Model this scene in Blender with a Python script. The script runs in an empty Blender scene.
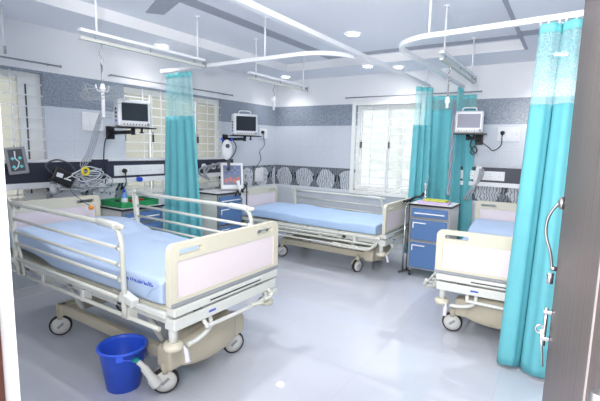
import bpy, bmesh, math, random
from mathutils import Vector, Matrix
random.seed(7)
PI = math.pi
C = bpy.context.scene.collection
R = math.radians

# ------------------------------------------------------------------ helpers
class MB:
    def __init__(s): s.bm = bmesh.new()
    def _tag(s, faces, smooth):
        for f in faces: f.smooth = smooth
    def box(s, x0, x1, y0, y1, z0, z1, M=None):
        vs = [s.bm.verts.new(v) for v in [(x0,y0,z0),(x1,y0,z0),(x1,y1,z0),(x0,y1,z0),(x0,y0,z1),(x1,y0,z1),(x1,y1,z1),(x0,y1,z1)]]
        for q in [(0,3,2,1),(4,5,6,7),(0,1,5,4),(1,2,6,5),(2,3,7,6),(3,0,4,7)]: s.bm.faces.new([vs[i] for i in q])
        if M is not None:
            for v in vs: v.co = M @ v.co
        return s
    def cbox(s, c, d, M=None, rz=0, ry=0, rx=0):
        m = Matrix.Translation(c) @ Matrix.Rotation(rz,4,'Z') @ Matrix.Rotation(ry,4,'Y') @ Matrix.Rotation(rx,4,'X')
        if M is not None: m = M @ m
        return s.box(-d[0]/2,d[0]/2,-d[1]/2,d[1]/2,-d[2]/2,d[2]/2,m)
    def tube(s, pts, r, n=8, closed=False, cap=True):
        P = [Vector(p) for p in pts]; N = len(P)
        rs = r if isinstance(r,(list,tuple)) else [r]*N
        rings = []; up = None
        for i in range(N):
            if closed: t = (P[(i+1)%N]-P[i-1])
            elif i == 0: t = P[1]-P[0]
            elif i == N-1: t = P[-1]-P[-2]
            else: t = (P[i+1]-P[i]).normalized()+(P[i]-P[i-1]).normalized()
            if t.length < 1e-9: t = Vector((0,0,1))
            t.normalize()
            if up is None:
                up = Vector((0,0,1)) if abs(t.z) < .9 else Vector((1,0,0))
            a = t.cross(up)
            if a.length < 1e-6: a = t.orthogonal()
            a.normalize(); b = a.cross(t).normalized(); up = b
            rings.append([s.bm.verts.new(P[i]+(a*math.cos(2*PI*k/n)+b*math.sin(2*PI*k/n))*rs[i]) for k in range(n)])
        for i in range(N if closed else N-1):
            A, B = rings[i], rings[(i+1)%N]
            for k in range(n):
                f = s.bm.faces.new([A[k],A[(k+1)%n],B[(k+1)%n],B[k]]); f.smooth = True
        if cap and not closed:
            s.bm.faces.new(rings[0][::-1]); s.bm.faces.new(rings[-1])
        return s
    def cyl(s, p0, p1, r, n=20, r2=None): return s.tube([p0,p1],[r, r if r2 is None else r2],n)
    def lathe(s, prof, c=(0,0,0), n=28, M=None, cap0=True, cap1=True):
        rings = []
        for (r,z) in prof:
            rings.append([s.bm.verts.new(Vector(c)+Vector((r*math.cos(2*PI*k/n), r*math.sin(2*PI*k/n), z))) for k in range(n)])
        for A,B in zip(rings, rings[1:]):
            for k in range(n):
                f = s.bm.faces.new([A[k],A[(k+1)%n],B[(k+1)%n],B[k]]); f.smooth = True
        if cap0 and prof[0][0] > 0: s.bm.faces.new(rings[0][::-1])
        if cap1 and prof[-1][0] > 0: s.bm.faces.new(rings[-1])
        if M is not None:
            for rg in rings:
                for v in rg: v.co = M @ v.co
        return s
    def sphere(s, c, r, sc=(1,1,1), n=14):
        d = bmesh.ops.create_uvsphere(s.bm, u_segments=n, v_segments=max(6,n//2+1), radius=r, matrix=Matrix.Translation(c) @ Matrix.Diagonal((*sc,1)))
        for v in d['verts']:
            for f in v.link_faces: f.smooth = True
        return s
    def plate(s, outer, holes, th, M):
        # outline in local xy with holes, extruded by th along local z, then mapped by M
        before = set(s.bm.verts); es = []
        for loop in [outer]+holes:
            vs = [s.bm.verts.new((x,y,0)) for x,y in loop]
            for i in range(len(vs)): es.append(s.bm.edges.new((vs[i],vs[(i+1)%len(vs)])))
        g = bmesh.ops.triangle_fill(s.bm, edges=es, use_beauty=True, use_dissolve=False)
        fs = [f for f in g['geom'] if isinstance(f, bmesh.types.BMFace)]
        e = bmesh.ops.extrude_face_region(s.bm, geom=fs)
        for v in [v for v in e['geom'] if isinstance(v, bmesh.types.BMVert)]: v.co.z += th
        for v in s.bm.verts:
            if v not in before: v.co = M @ v.co
        return s
    def grid(s, fn, nu, nv, smooth=True, closeu=False):
        V = [[s.bm.verts.new(fn(i/nu, j/nv)) for j in range(nv+1)] for i in range(nu if closeu else nu+1)]
        L = len(V)
        for i in range(nu):
            for j in range(nv):
                f = s.bm.faces.new([V[i][j],V[(i+1)%L][j],V[(i+1)%L][j+1],V[i][j+1]]); f.smooth = smooth
        return s

def link(name, mb, mat, parent=None, bevel=0, solid=0, fix=True):
    me = bpy.data.meshes.new(name)
    if fix: bmesh.ops.recalc_face_normals(mb.bm, faces=mb.bm.faces)
    mb.bm.to_mesh(me); mb.bm.free()
    o = bpy.data.objects.new(name, me); C.objects.link(o)
    if mat: me.materials.append(mat)
    if parent: o.parent = parent
    if solid:
        m = o.modifiers.new('thickness','SOLIDIFY'); m.thickness = solid; m.offset = 0
    if bevel:
        m = o.modifiers.new('edges','BEVEL'); m.width = bevel; m.segments = 2; m.limit_method = 'ANGLE'; m.angle_limit = R(40)
    return o
def part(name, mb, mat, parent, label=None, **k):
    o = link(name, mb, mat, parent, **k)
    if label: o['label'] = label
    return o
def thing(name, label, cat, loc=(0,0,0), rz=0, group=None):
    o = bpy.data.objects.new(name, None); C.objects.link(o); o.empty_display_size = .1
    o.location = loc; o.rotation_euler = (0,0,rz); o['label'] = label; o['category'] = cat
    if group: o['group'] = group
    return o
def single(name, mb, mat, label, cat, group=None, **k):
    o = link(name, mb, mat, **k); o['label'] = label; o['category'] = cat
    if group: o['group'] = group
    return o
def struct(name, mb, mat, parent=None, **k):
    o = link(name, mb, mat, parent, **k)
    if parent is None: o['kind'] = 'structure'
    return o
def rrect(w, h, r, cx=0, cy=0, n=6, radii=None):
    out = []
    rr = radii or [r]*4
    for (sx,sy,a0),q in zip([(1,-1,-90),(1,1,0),(-1,1,90),(-1,-1,180)], rr):
        for k in range(n+1):
            a = R(a0+90*k/n)
            out.append((cx+sx*(w/2-q)+q*math.cos(a), cy+sy*(h/2-q)+q*math.sin(a)))
    return out
def cr(pts, sub=6):
    P = [Vector(p) for p in pts]; out = []
    for i in range(len(P)-1):
        p0 = P[max(i-1,0)]; p1 = P[i]; p2 = P[i+1]; p3 = P[min(i+2,len(P)-1)]
        for k in range(sub):
            t = k/sub
            out.append(.5*((2*p1)+(p2-p0)*t+(2*p0-5*p1+4*p2-p3)*t*t+(3*p1-p0-3*p2+p3)*t**3))
    out.append(P[-1]); return out

# ------------------------------------------------------------------ materials
def mat(name, col, rough=.5, metal=0, spec=.5, noise=0, nscale=40, emis=None, estr=0, trans=0, coat=0, bump=0, bscale=60, sss=0):
    m = bpy.data.materials.new(name); m.use_nodes = True
    nt = m.node_tree; b = nt.nodes['Principled BSDF']
    b.inputs['Base Color'].default_value = (*col,1); b.inputs['Roughness'].default_value = rough
    b.inputs['Metallic'].default_value = metal; b.inputs['Specular IOR Level'].default_value = spec
    b.inputs['Coat Weight'].default_value = coat
    if trans: b.inputs['Transmission Weight'].default_value = trans
    if emis: b.inputs['Emission Color'].default_value = (*emis,1); b.inputs['Emission Strength'].default_value = estr
    tc = nt.nodes.new('ShaderNodeTexCoord')
    nz = nt.nodes.new('ShaderNodeTexNoise'); nz.inputs['Scale'].default_value = nscale; nz.inputs['Detail'].default_value = 4
    nt.links.new(tc.outputs['Object'], nz.inputs['Vector'])
    n_ = noise if noise else .03
    mx = nt.nodes.new('ShaderNodeMix'); mx.data_type = 'RGBA'
    mx.inputs[6].default_value = (*[c*(1-n_) for c in col],1); mx.inputs[7].default_value = (*[min(1,c*(1+n_)) for c in col],1)
    nt.links.new(nz.outputs['Fac'], mx.inputs[0]); nt.links.new(mx.outputs[2], b.inputs['Base Color'])
    if bump:
        n2 = nt.nodes.new('ShaderNodeTexNoise'); n2.inputs['Scale'].default_value = bscale; n2.inputs['Detail'].default_value = 3
        nt.links.new(tc.outputs['Object'], n2.inputs['Vector'])
        bp = nt.nodes.new('ShaderNodeBump'); bp.inputs['Strength'].default_value = bump; bp.inputs['Distance'].default_value = .01
        nt.links.new(n2.outputs['Fac'], bp.inputs['Height']); nt.links.new(bp.outputs['Normal'], b.inputs['Normal'])
    return m
def S(r,g,b):   # display rgb 0-255 -> linear
    return tuple(((c/255)/12.92 if c/255 <= .04045 else ((c/255+.055)/1.055)**2.4) for c in (r,g,b))

M = {}
M['white'] = mat('white_plastic', S(236,238,242), .35)
M['wpaint'] = mat('white_enamel', S(240,242,246), .3)
M['cream'] = mat('cream_moulding', S(212,208,190), .4)
M['beige'] = mat('beige_cover', S(194,186,166), .5)
M['bedwhite'] = mat('bed_enamel', S(214,216,212), .3)
M['railgrey'] = mat('rail_enamel', S(204,206,198), .3)
M['pink'] = mat('pale_panel', S(230,219,224), .3)
M['black'] = mat('black_plastic', S(24,25,30), .4)
M['tyre'] = mat('rubber_tyre', S(38,38,42), .6)
M['wheel'] = mat('wheel_disc', S(214,214,212), .4)
M['chrome'] = mat('chrome', (.75,.76,.78), .18, 1)
M['steel'] = mat('brushed_steel', (.42,.42,.43), .35, 1)
M['grey'] = mat('grey_plastic', S(150,154,160), .5)
M['dgrey'] = mat('dark_grey_metal', S(78,80,86), .5)
M['mattress'] = mat('blue_vinyl_mattress', S(178,198,228), .5, noise=.03, nscale=6, bump=.12, bscale=5)
M['mattress2'] = mat('blue_sheet', S(174,200,234), .6, noise=.06, nscale=9, bump=.5, bscale=7)
M['ink'] = mat('blue_ink', S(50,80,190), .6)
M['blue'] = mat('blue_laminate', S(84,120,170), .4)
M['bucket'] = mat('blue_bucket_plastic', S(58,104,236), .32)
M['navy'] = mat('navy_trunking', S(48,50,68), .4)
M['teal'] = mat('teal_curtain', S(106,188,199), .75, noise=.08, nscale=12, bump=.15, bscale=25)
M['tealH'] = mat('teal_header', S(124,212,218), .7)
M['green'] = mat('green_cloth', S(34,140,84), .7, noise=.15)
M['gtip'] = mat('green_pedal', S(20,140,130), .4)
M['yellow'] = mat('yellow_plastic', S(238,214,50), .4)
M['orange'] = mat('orange_plastic', S(240,150,40), .4)
M['red'] = mat('red_plastic', S(190,50,50), .5)
M['bottle'] = mat('blue_white_bottle', S(96,150,215), .3)
M['cap'] = mat('blue_cap', S(30,80,210), .4)
M['screen'] = mat('dark_screen', S(48,52,60), .12)
M['cover'] = mat('dark_charcoal_metal', S(60,62,66), .5)
M['screenRefl'] = mat('painted_reflection_screen', S(150,150,168), .35, spec=.3)  # lavender reflection on the screen is put into its base colour
M['clear'] = mat('clear_tubing', S(206,212,220), .2)
M['cable'] = mat('grey_cable', S(168,172,180), .5)
M['paper'] = mat('lilac_paper', S(196,176,214), .8)
M['paperg'] = mat('lime_paper', S(196,206,90), .8)
M['ceil'] = mat('ceiling_paint', S(240,243,251), .6, noise=.01)
M['fascia'] = mat('fascia_paint', S(250,250,252), .5, noise=.01)
M['stripe'] = mat('grey_ceiling_stripe', S(168,172,184), .5)
M['frame'] = mat('upvc_frame', S(240,242,240), .35)
M['lamp'] = mat('lamp_diffuser', (1,1,1), .5, emis=(1,.98,.95), estr=14)
M['sill'] = mat('stone_sill', S(228,230,236), .3)
M['soap'] = mat('lilac_lever', S(222,218,232), .4)
M['leaf'] = mat('pale_leaves', S(214,230,204), .8, noise=.15, nscale=4)
M['bark'] = mat('bark', S(150,140,120), .9, noise=.3)

# net for curtain tops
def netmat():
    m = bpy.data.materials.new('curtain_net'); m.use_nodes = True; nt = m.node_tree
    b = nt.nodes['Principled BSDF']; b.inputs['Base Color'].default_value = (*S(160,226,230),1); b.inputs['Roughness'].default_value = .8
    out = nt.nodes['Material Output']; tr = nt.nodes.new('ShaderNodeBsdfTransparent'); mx = nt.nodes.new('ShaderNodeMixShader')
    tc = nt.nodes.new('ShaderNodeTexCoord'); vo = nt.nodes.new('ShaderNodeTexVoronoi'); vo.inputs['Scale'].default_value = 130
    rp = nt.nodes.new('ShaderNodeValToRGB'); rp.color_ramp.elements[0].position = .28; rp.color_ramp.elements[1].position = .42
    rp.color_ramp.elements[0].color = (.05,.05,.05,1); rp.color_ramp.elements[1].color = (.6,.6,.6,1)
    nt.links.new(tc.outputs['Object'], vo.inputs['Vector']); nt.links.new(vo.outputs['Distance'], rp.inputs['Fac'])
    nt.links.new(rp.outputs['Color'], mx.inputs[0]); nt.links.new(tr.outputs[0], mx.inputs[1]); nt.links.new(b.outputs[0], mx.inputs[2])
    nt.links.new(mx.outputs[0], out.inputs['Surface']); return m
M['net'] = netmat()

def glassmat(name, tint, frost, fw):
    m = bpy.data.materials.new(name); m.use_nodes = True; nt = m.node_tree
    for n in list(nt.nodes):
        if n.type != 'OUTPUT_MATERIAL': nt.nodes.remove(n)
    out = [n for n in nt.nodes if n.type == 'OUTPUT_MATERIAL'][0]
    tr = nt.nodes.new('ShaderNodeBsdfTransparent'); tr.inputs['Color'].default_value = (*tint,1)
    gl = nt.nodes.new('ShaderNodeBsdfGlossy'); gl.inputs['Roughness'].default_value = .05
    mx = nt.nodes.new('ShaderNodeMixShader'); fr = nt.nodes.new('ShaderNodeFresnel'); fr.inputs['IOR'].default_value = 1.45
    tl = nt.nodes.new('ShaderNodeBsdfTranslucent'); tl.inputs['Color'].default_value = (*frost,1)
    m2 = nt.nodes.new('ShaderNodeMixShader'); m2.inputs[0].default_value = fw
    nt.links.new(tr.outputs[0], m2.inputs[1]); nt.links.new(tl.outputs[0], m2.inputs[2])
    nt.links.new(fr.outputs[0], mx.inputs[0]); nt.links.new(m2.outputs[0], mx.inputs[1]); nt.links.new(gl.outputs[0], mx.inputs[2])
    nt.links.new(mx.outputs[0], out.inputs['Surface']); return m
M['glassL'] = glassmat('greenish_glass',(.46,.475,.46),(.66,.662,.64),.75); M['glassB'] = glassmat('pale_glass',(.64,.67,.69),(.76,.79,.82),.5)

def node_math(nt, op, a, b=None, c=None):
    n = nt.nodes.new('ShaderNodeMath'); n.operation = op
    for i,v in enumerate((a,b,c)):
        if v is None: continue
        if isinstance(v,(int,float)): n.inputs[i].default_value = v
        else: nt.links.new(v, n.inputs[i])
    return n.outputs[0]
def node_mix(nt, f, a, b):
    n = nt.nodes.new('ShaderNodeMix'); n.data_type = 'RGBA'
    nt.links.new(f, n.inputs[0])
    for i,v in ((6,a),(7,b)):
        if isinstance(v, tuple): n.inputs[i].default_value = (*v,1)
        else: nt.links.new(v, n.inputs[i])
    return n.outputs[2]

def wallmat(name, axis):
    # tiled wall: white plaster, dark speckled band, pale tiles, patterned border, pale tiles
    m = bpy.data.materials.new(name); m.use_nodes = True; nt = m.node_tree; b = nt.nodes['Principled BSDF']
    g = nt.nodes.new('ShaderNodeNewGeometry'); sp = nt.nodes.new('ShaderNodeSeparateXYZ')
    nt.links.new(g.outputs['Position'], sp.inputs[0])
    z = sp.outputs['Z']; u = sp.outputs[axis]
    nz = nt.nodes.new('ShaderNodeTexNoise'); nz.inputs['Scale'].default_value = 55; nz.inputs['Detail'].default_value = 5; nz.inputs['Roughness'].default_value = .7
    nt.links.new(g.outputs['Position'], nz.inputs['Vector'])
    n2 = nt.nodes.new('ShaderNodeTexNoise'); n2.inputs['Scale'].default_value = 6; nt.links.new(g.outputs['Position'], n2.inputs['Vector'])
    rp = nt.nodes.new('ShaderNodeValToRGB'); rp.color_ramp.elements[0].position = .38; rp.color_ramp.elements[1].position = .68
    nt.links.new(nz.outputs['Fac'], rp.inputs['Fac'])
    dark = node_mix(nt, rp.outputs['Color'], S(124,135,150), S(168,177,190))
    light = node_mix(nt, rp.outputs['Color'], S(203,209,219), S(213,219,228))
    # patterned border: rows of pale rounded petals pinched between dark waists
    per = .40
    fu = node_math(nt,'SUBTRACT', node_math(nt,'FRACT', node_math(nt,'DIVIDE', node_math(nt,'ADD',u,10.0), per)), .5)
    v = node_math(nt,'DIVIDE', node_math(nt,'SUBTRACT', z, .845+.1635), .1635)       # -1..1
    n3 = nt.nodes.new('ShaderNodeTexNoise'); n3.inputs['Scale'].default_value = 7; nt.links.new(g.outputs['Position'], n3.inputs['Vector'])
    fu = node_math(nt,'ADD', fu, node_math(nt,'MULTIPLY', node_math(nt,'SUBTRACT', n3.outputs['Fac'], .5), .45))
    au = node_math(nt,'ABSOLUTE', fu)
    vv = node_math(nt,'ADD', v, .18)
    w = node_math(nt,'MULTIPLY', node_math(nt,'SQRT', node_math(nt,'MAXIMUM', node_math(nt,'SUBTRACT', 1.0, node_math(nt,'MULTIPLY', vv, vv)), 0.0)), .40)
    petal = node_math(nt,'LESS_THAN', au, w)
    wv = nt.nodes.new('ShaderNodeTexWave'); wv.inputs['Scale'].default_value = 9; wv.inputs['Distortion'].default_value = 7; wv.inputs['Detail'].default_value = 2; wv.inputs['Detail Scale'].default_value = 1.6
    nt.links.new(g.outputs['Position'], wv.inputs['Vector'])
    veins = node_math(nt,'GREATER_THAN', wv.outputs['Fac'], .68)
    pet = node_mix(nt, veins, S(208,213,221), S(140,147,158))
    veins2 = node_math(nt,'GREATER_THAN', wv.outputs['Fac'], .55)
    bg = node_mix(nt, veins2, S(132,139,149), S(84,91,100))
    core = node_math(nt,'MULTIPLY', node_math(nt,'LESS_THAN', node_math(nt,'ABSOLUTE', node_math(nt,'SUBTRACT', au, .43)), .035), node_math(nt,'LESS_THAN', node_math(nt,'ABSOLUTE', v), .32))
    deco = node_mix(nt, petal, bg, pet); deco = node_mix(nt, core, deco, S(40,44,52))
    # grout
    gu = node_math(nt,'LESS_THAN', node_math(nt,'ABSOLUTE', node_math(nt,'SUBTRACT', node_math(nt,'FRACT', node_math(nt,'DIVIDE', node_math(nt,'ADD',u,10.0), .6)), .5)), .003)
    gv = node_math(nt,'LESS_THAN', node_math(nt,'ABSOLUTE', node_math(nt,'SUBTRACT', node_math(nt,'FRACT', node_math(nt,'DIVIDE', node_math(nt,'SUBTRACT',z,1.0), .328)), .5)), .004)
    gr = node_math(nt,'MAXIMUM', gu, gv)
    light = node_mix(nt, gr, light, S(192,199,210))
    col = light
    def band(z0, z1, c, col):
        f = node_math(nt,'MULTIPLY', node_math(nt,'GREATER_THAN', z, z0), node_math(nt,'LESS_THAN', z, z1))
        return node_mix(nt, f, col, c)
    col = band(.845, 1.172, deco, col); col = band(.80,.845, S(222,228,236), col)
    col = band(1.828, 2.147, dark, col); col = band(2.147, 9, S(238,239,243), col)
    nt.links.new(col, b.inputs['Base Color'])
    f = node_math(nt,'GREATER_THAN', z, 2.147)
    nt.links.new(node_math(nt,'ADD', .22, node_math(nt,'MULTIPLY', f, .4)), b.inputs['Roughness'])
    return m
M['wallX'] = wallmat('tiled_wall_along_x', 'X'); M['wallY'] = wallmat('tiled_wall_along_y', 'Y')
M['plaster'] = mat('white_plaster', S(236,236,240), .7, noise=.01)

def floormat():
    m = bpy.data.materials.new('polished_floor_tiles'); m.use_nodes = True; nt = m.node_tree; b = nt.nodes['Principled BSDF']
    g = nt.nodes.new('ShaderNodeNewGeometry'); br = nt.nodes.new('ShaderNodeTexBrick'); br.offset = 0
    br.inputs['Scale'].default_value = 1; br.inputs['Brick Width'].default_value = .8; br.inputs['Row Height'].default_value = .8
    br.inputs['Mortar Size'].default_value = .0016; br.inputs['Mortar Smooth'].default_value = .3
    nz = nt.nodes.new('ShaderNodeTexNoise'); nz.inputs['Scale'].default_value = 1.7; nz.inputs['Detail'].default_value = 5
    nt.links.new(g.outputs['Position'], nz.inputs['Vector']); nt.links.new(g.outputs['Position'], br.inputs['Vector'])
    c = node_mix(nt, nz.outputs['Fac'], S(196,200,212), S(206,210,221))
    nt.links.new(c, br.inputs['Color1']); nt.links.new(c, br.inputs['Color2']); br.inputs['Mortar'].default_value = (*S(188,191,201),1)
    nt.links.new(br.outputs['Color'], b.inputs['Base Color'])
    b.inputs['Roughness'].default_value = .035; b.inputs['Specular IOR Level'].default_value = .8
    return m
M['floor'] = floormat()
def woodmat():
    m = bpy.data.materials.new('grey_brown_laminate'); m.use_nodes = True; nt = m.node_tree; b = nt.nodes['Principled BSDF']
    tc = nt.nodes.new('ShaderNodeTexCoord'); mp = nt.nodes.new('ShaderNodeMapping'); mp.inputs['Scale'].default_value = (22,22,.7)
    nz = nt.nodes.new('ShaderNodeTexNoise'); nz.inputs['Scale'].default_value = 2.2; nz.inputs['Detail'].default_value = 6
    nt.links.new(tc.outputs['Object'], mp.inputs[0]); nt.links.new(mp.outputs[0], nz.inputs['Vector'])
    rp = nt.nodes.new('ShaderNodeValToRGB'); rp.color_ramp.elements[0].position = .3; rp.color_ramp.elements[1].position = .7
    rp.color_ramp.elements[0].color = (*S(66,54,50),1); rp.color_ramp.elements[1].color = (*S(102,88,84),1)
    nt.links.new(nz.outputs['Fac'], rp.inputs[0]); nt.links.new(rp.outputs[0], b.inputs['Base Color'])
    b.inputs['Roughness'].default_value = .42; return m
M['wood'] = woodmat()

# ------------------------------------------------------------------ room
LX, BY, RX, FY = 0.0, 5.75, 5.3, .5
ZS, ZT = 2.565, 2.67
struct('floor', MB().box(-.2, RX+.2, -1.6, BY+.2, -.1, 0), M['floor'])
mb = MB(); T0,T1,T2,T3 = .7,3.78,1.2,5.05     # tray opening x0,x1,y0,y1
mb.box(-.2,T0,-.0+.3,BY+.2,ZS,2.8); mb.box(T1,RX+.2,.3,BY+.2,ZS,2.8); mb.box(T0,T1,.3,T2,ZS,2.8); mb.box(T0,T1,T3,BY+.2,ZS,2.8); mb.box(T0,T1,T2,T3,ZT,2.8)
ceiling = struct('ceiling', mb, M['ceil'])
mb = MB()
mb.box(T0-.001,T0+.006,T2,T3,ZS-.001,ZT-.002); mb.box(T0+.006,T1-.006,T3-.006,T3+.001,ZS-.001,ZT-.002)
struct('trim_1', mb, M['fascia'])
struct('trim_2', MB().box(T1-.02,T1+.012,T2,T3,ZS-.006,ZT-.002), M['stripe'])
mb = MB(); mb.box(1.43,1.58,2.42,4.98,ZT-.006,ZT-.0005); mb.box(1.58,T1-.03,4.83,4.98,ZT-.006,ZT-.0005)
mb.plate([(1.03,2.62),(.93,2.50),(1.40,2.28),(1.43,2.42),(1.43,2.46)],[],.0055,Matrix.Translation((0,0,ZT-.006)))
struct('trim_3', mb, M['stripe'])
struct('trim_4', MB().box(T1+.013,4.9,4.28,4.46,ZS-.005,ZS-.0005), M['stripe'])

def wall_with_holes(along, c0, c1, a0, a1, holes, z1=2.8):
    mb = MB()
    def bx(s0,s1,z0,z1):
        if s1-s0 < 1e-4 or z1-z0 < 1e-4: return
        if along == 'Y': mb.box(c0,c1,s0,s1,z0,z1)
        else: mb.box(s0,s1,c0,c1,z0,z1)
    cur = a0
    for (h0,h1,hz0,hz1) in holes:
        bx(cur,h0,0,z1); bx(h0,h1,0,hz0); bx(h0,h1,hz1,z1); cur = h1
    bx(cur,a1,0,z1); return mb
W1 = (.95, 2.03, .88, 2.125); W2 = (2.88, 4.44, .88, 2.125); W3 = (1.50, 2.50, .85, 2.125)
struct('wall_left', wall_with_holes('Y', -.2, 0, FY, BY, [W1,W2]), M['wallY'])
struct('wall_back', wall_with_holes('X', BY, BY+.2, -.2, RX+.2, [W3]), M['wallX'])
struct('wall_right', MB().box(RX,RX+.2,FY,BY,0,2.8), M['wallY'])
DX0, DX1 = 2.965, 4.37
struct('wall_front', wall_with_holes('X', FY-.16, FY, -.2, RX+.2, [(DX0,DX1,0,2.42)]), M['plaster'])
mb = MB(); mb.box(-.0,.012,FY,W1[0],0,.1)
mb = MB(); mb.box(0,.012,FY,BY-.012,0,.09); struct('baseboard_left', mb, M['sill'])
struct('baseboard_back', MB().box(0,RX,BY-.012,BY,0,.09), M['sill'])

def window(name, axis, w, panes, inner, depth=.13):
    """frame + glass + grille; axis 'Y' = in left wall, 'X' = in back wall"""
    a0,a1,z0,z1 = w
    def P(mb, s0,s1,d0,d1,q0,q1):      # s along the wall, d depth into the wall (0 = inner face)
        if axis == 'Y': mb.box(-d1,-d0,s0,s1,q0,q1)
        else: mb.box(s0,s1,BY+d0,BY+d1,q0,q1)
    f = MB(); t = .045
    P(f,a0,a1,.06,depth,z0,z0+t); P(f,a0,a1,.06,depth,z1-t,z1); P(f,a0,a0+t,.06,depth,z0+t,z1-t); P(f,a1-t,a1,.06,depth,z0+t,z1-t)
    fr = struct(name, f, M['frame'])
    fr['label'] = inner
    edges = [a0+t+(a1-a0-2*t)*k/panes for k in range(panes+1)]
    for k in range(panes):
        sash = MB(); s0,s1 = edges[k],edges[k+1]; d = .075 if k%2 else .1; q = .022
        P(sash,s0,s1,d,d+.022,z0+t,z0+t+q); P(sash,s0,s1,d,d+.022,z1-t-q,z1-t); P(sash,s0,s0+q,d,d+.022,z0+t+q,z1-t-q); P(sash,s1-q,s1,d,d+.022,z0+t+q,z1-t-q)
        so = part('sash', sash, M['frame'], fr)
        g = MB(); P(g,s0+q,s1-q,d+.009,d+.013,z0+t+q,z1-t-q); part('glass_pane', g, M['glassL' if axis == 'Y' else 'glassB'], so)
        h = MB(); P(h,s0+.008,s0+.026,d-.016,d-.001,(z0+z1)/2-.0,(z0+z1)/2+.12); part('latch', h, M['black'], so, 'small black latch')
    if name == 'window_1':
        m = MB(); P(m,a1-.20,a1-t,.05,.12,z0+t,z1-t); part('stile', m, M['frame'], fr, 'wide white stile')
        m = MB(); P(m,a1-.145,a1-.132,.045,.05,z0+.1,z1-.1); part('stile_gap', m, M['dgrey'], fr, 'dark vertical gap')
    gr = MB(); n = 11
    for k in range(1,n+1):
        zz = z0+(z1-z0)*k/(n+1); P(gr,a0,a1,.028,.036,zz-.0055,zz+.0055)
    nv = max(2,int((a1-a0)/.28))
    for k in range(1,nv+1):
        s = a0+(a1-a0)*k/(nv+1); P(gr,s-.006,s+.006,.018,.026,z0,z1)
    part('grille', gr, M['wpaint'], fr, 'white welded security bars')
    return fr
window('window_1','Y',W1,2,'white barred window left of the tiled pier')
window('window_2','Y',W2,4,'white barred window behind the first monitor and curtain')
window('window_3','X',W3,2,'tall white barred window in the back wall')
# projecting architrave of back window
mb = MB(); a0,a1,z0,z1 = W3; t=.05
mb.box(a0-t,a0,BY-.03,BY,z0-t,z1+t); mb.box(a1,a1+t,BY-.03,BY,z0-t,z1+t); mb.box(a0,a1,BY-.03,BY,z1,z1+t); mb.box(a0,a1,BY-.03,BY,z0-t,z0)
struct('trim_5', mb, M['frame'])
# sill boards on left wall
mb = MB(); mb.box(0,.05,.52,4.6,1.29,1.318); struct('trim_6', mb, M['sill'])
# outside: trees beyond the windows
def tree(loc, h, r, label):
    t = thing('tree', label, 'tree', loc, 0, 'trees outside the windows')
    rnd = random.Random(int(loc[0]*10+loc[1]*100))
    part('trunk', MB().tube([(0,0,-1),(.05,0,h*.5),(0,.05,h*.8)],[.09,.06,.03]), M['bark'], t)
    mb = MB()
    for k in range(420):
        a = rnd.uniform(0,2*PI); b = rnd.uniform(-1,1); q = r*rnd.uniform(.3,1)
        c = Vector((q*math.cos(a)*math.sqrt(1-b*b), q*math.sin(a)*math.sqrt(1-b*b), h*.6+q*b*1.3))
        m = Matrix.Translation(c) @ Matrix.Rotation(rnd.uniform(0,6),4,'Z') @ Matrix.Rotation(rnd.uniform(0,6),4,'X')
        vs = [mb.bm.verts.new(m @ Vector(p)) for p in [(0,0,0),(.07,.05,.01),(.16,0,0),(.07,-.05,.01)]]; mb.bm.faces.new(vs)
    part('foliage', mb, M['leaf'], t, fix=False)
tree((.6,10.2,0), 2.6, 1.0, 'hazy green tree seen through the back window')
tree((-5.6,6.4,0), 2.2, 1.1, 'pale green tree outside the left wall window by the curtain')
tree((-5.0,2.6,0), 2.4, .9, 'pale green tree outside the barred window above the first bed')
struct('ground', MB().box(-12,12,-8,16,-1.2,-.95), mat('pale_yard', S(200,205,190), .9))

# ceiling lamps
def downlight(x, y, z, label, energy, r=.065):
    t = thing('ceiling_downlight', label, 'ceiling light', (x,y,z), 0, 'recessed ceiling downlights')
    part('trim_ring', MB().lathe([(r+.014,-.002),(r+.014,-.010),(r,-.014),(r,-.002)],n=24,cap0=False,cap1=False), M['white'], t)
    part('diffuser', MB().lathe([(r,-.006),(r,-.0025)],n=24), M['lamp'], t)
    if energy:
        L = bpy.data.lights.new('lamp_light','AREA'); L.shape='DISK'; L.size = r*2.2; L.energy = energy; L.spread = R(150 if energy > 5 else 115); L.color = (1,.98,.96)
        o = bpy.data.objects.new('lamp_light', L); C.objects.link(o); o.parent = t; o.location = (0,0,-.02)
E0 = 5.5
for (x,y,z,l) in [(.37,3.12,ZS,'round downlight in the soffit above the left curtain'),(.45,5.38,ZS,'round downlight in the soffit at the left back corner'),
    (2.26,4.03,ZT,'round downlight alone in the raised ceiling'),(2.25,5.40,ZS,'round downlight in the back soffit above the barred window'),
    (1.93,5.16,ZS,'small round downlight at the edge of the back soffit'),(4.08,5.45,ZS,'round downlight seen through the right curtain net'),
    (.37,1.2,ZS,'round downlight above the nearest window'),(4.5,3.6,ZS,'round downlight over the third bed'),
    (2.3,1.9,ZT,'round downlight in the raised ceiling near the doorway'),(4.5,1.6,ZS,'round downlight behind the open door')]:
    downlight(x,y,z,l,E0*(.35 if x < .5 or y > 5 else 1.5))

L = bpy.data.lights.new('added_front_fill','AREA'); L.shape='RECTANGLE'; L.size = 1.2; L.size_y = .6; L.energy = 24; L.color = (1,.985,.96)  # added fill light for curtain and footboards, no known lamp of the building
o = bpy.data.objects.new('added_front_fill', L); C.objects.link(o); o.location = (3.6,-.8,2.25); o.rotation_euler = (R(62),0,0)

L = bpy.data.lights.new('camera_flash','AREA'); L.shape='DISK'; L.size = .35; L.energy = 75; L.color = (1,.99,.97)
o = bpy.data.objects.new('camera_flash', L); C.objects.link(o); o.location = (4.05,-.12,1.78); o.rotation_euler = (R(142),0,R(28))

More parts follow.
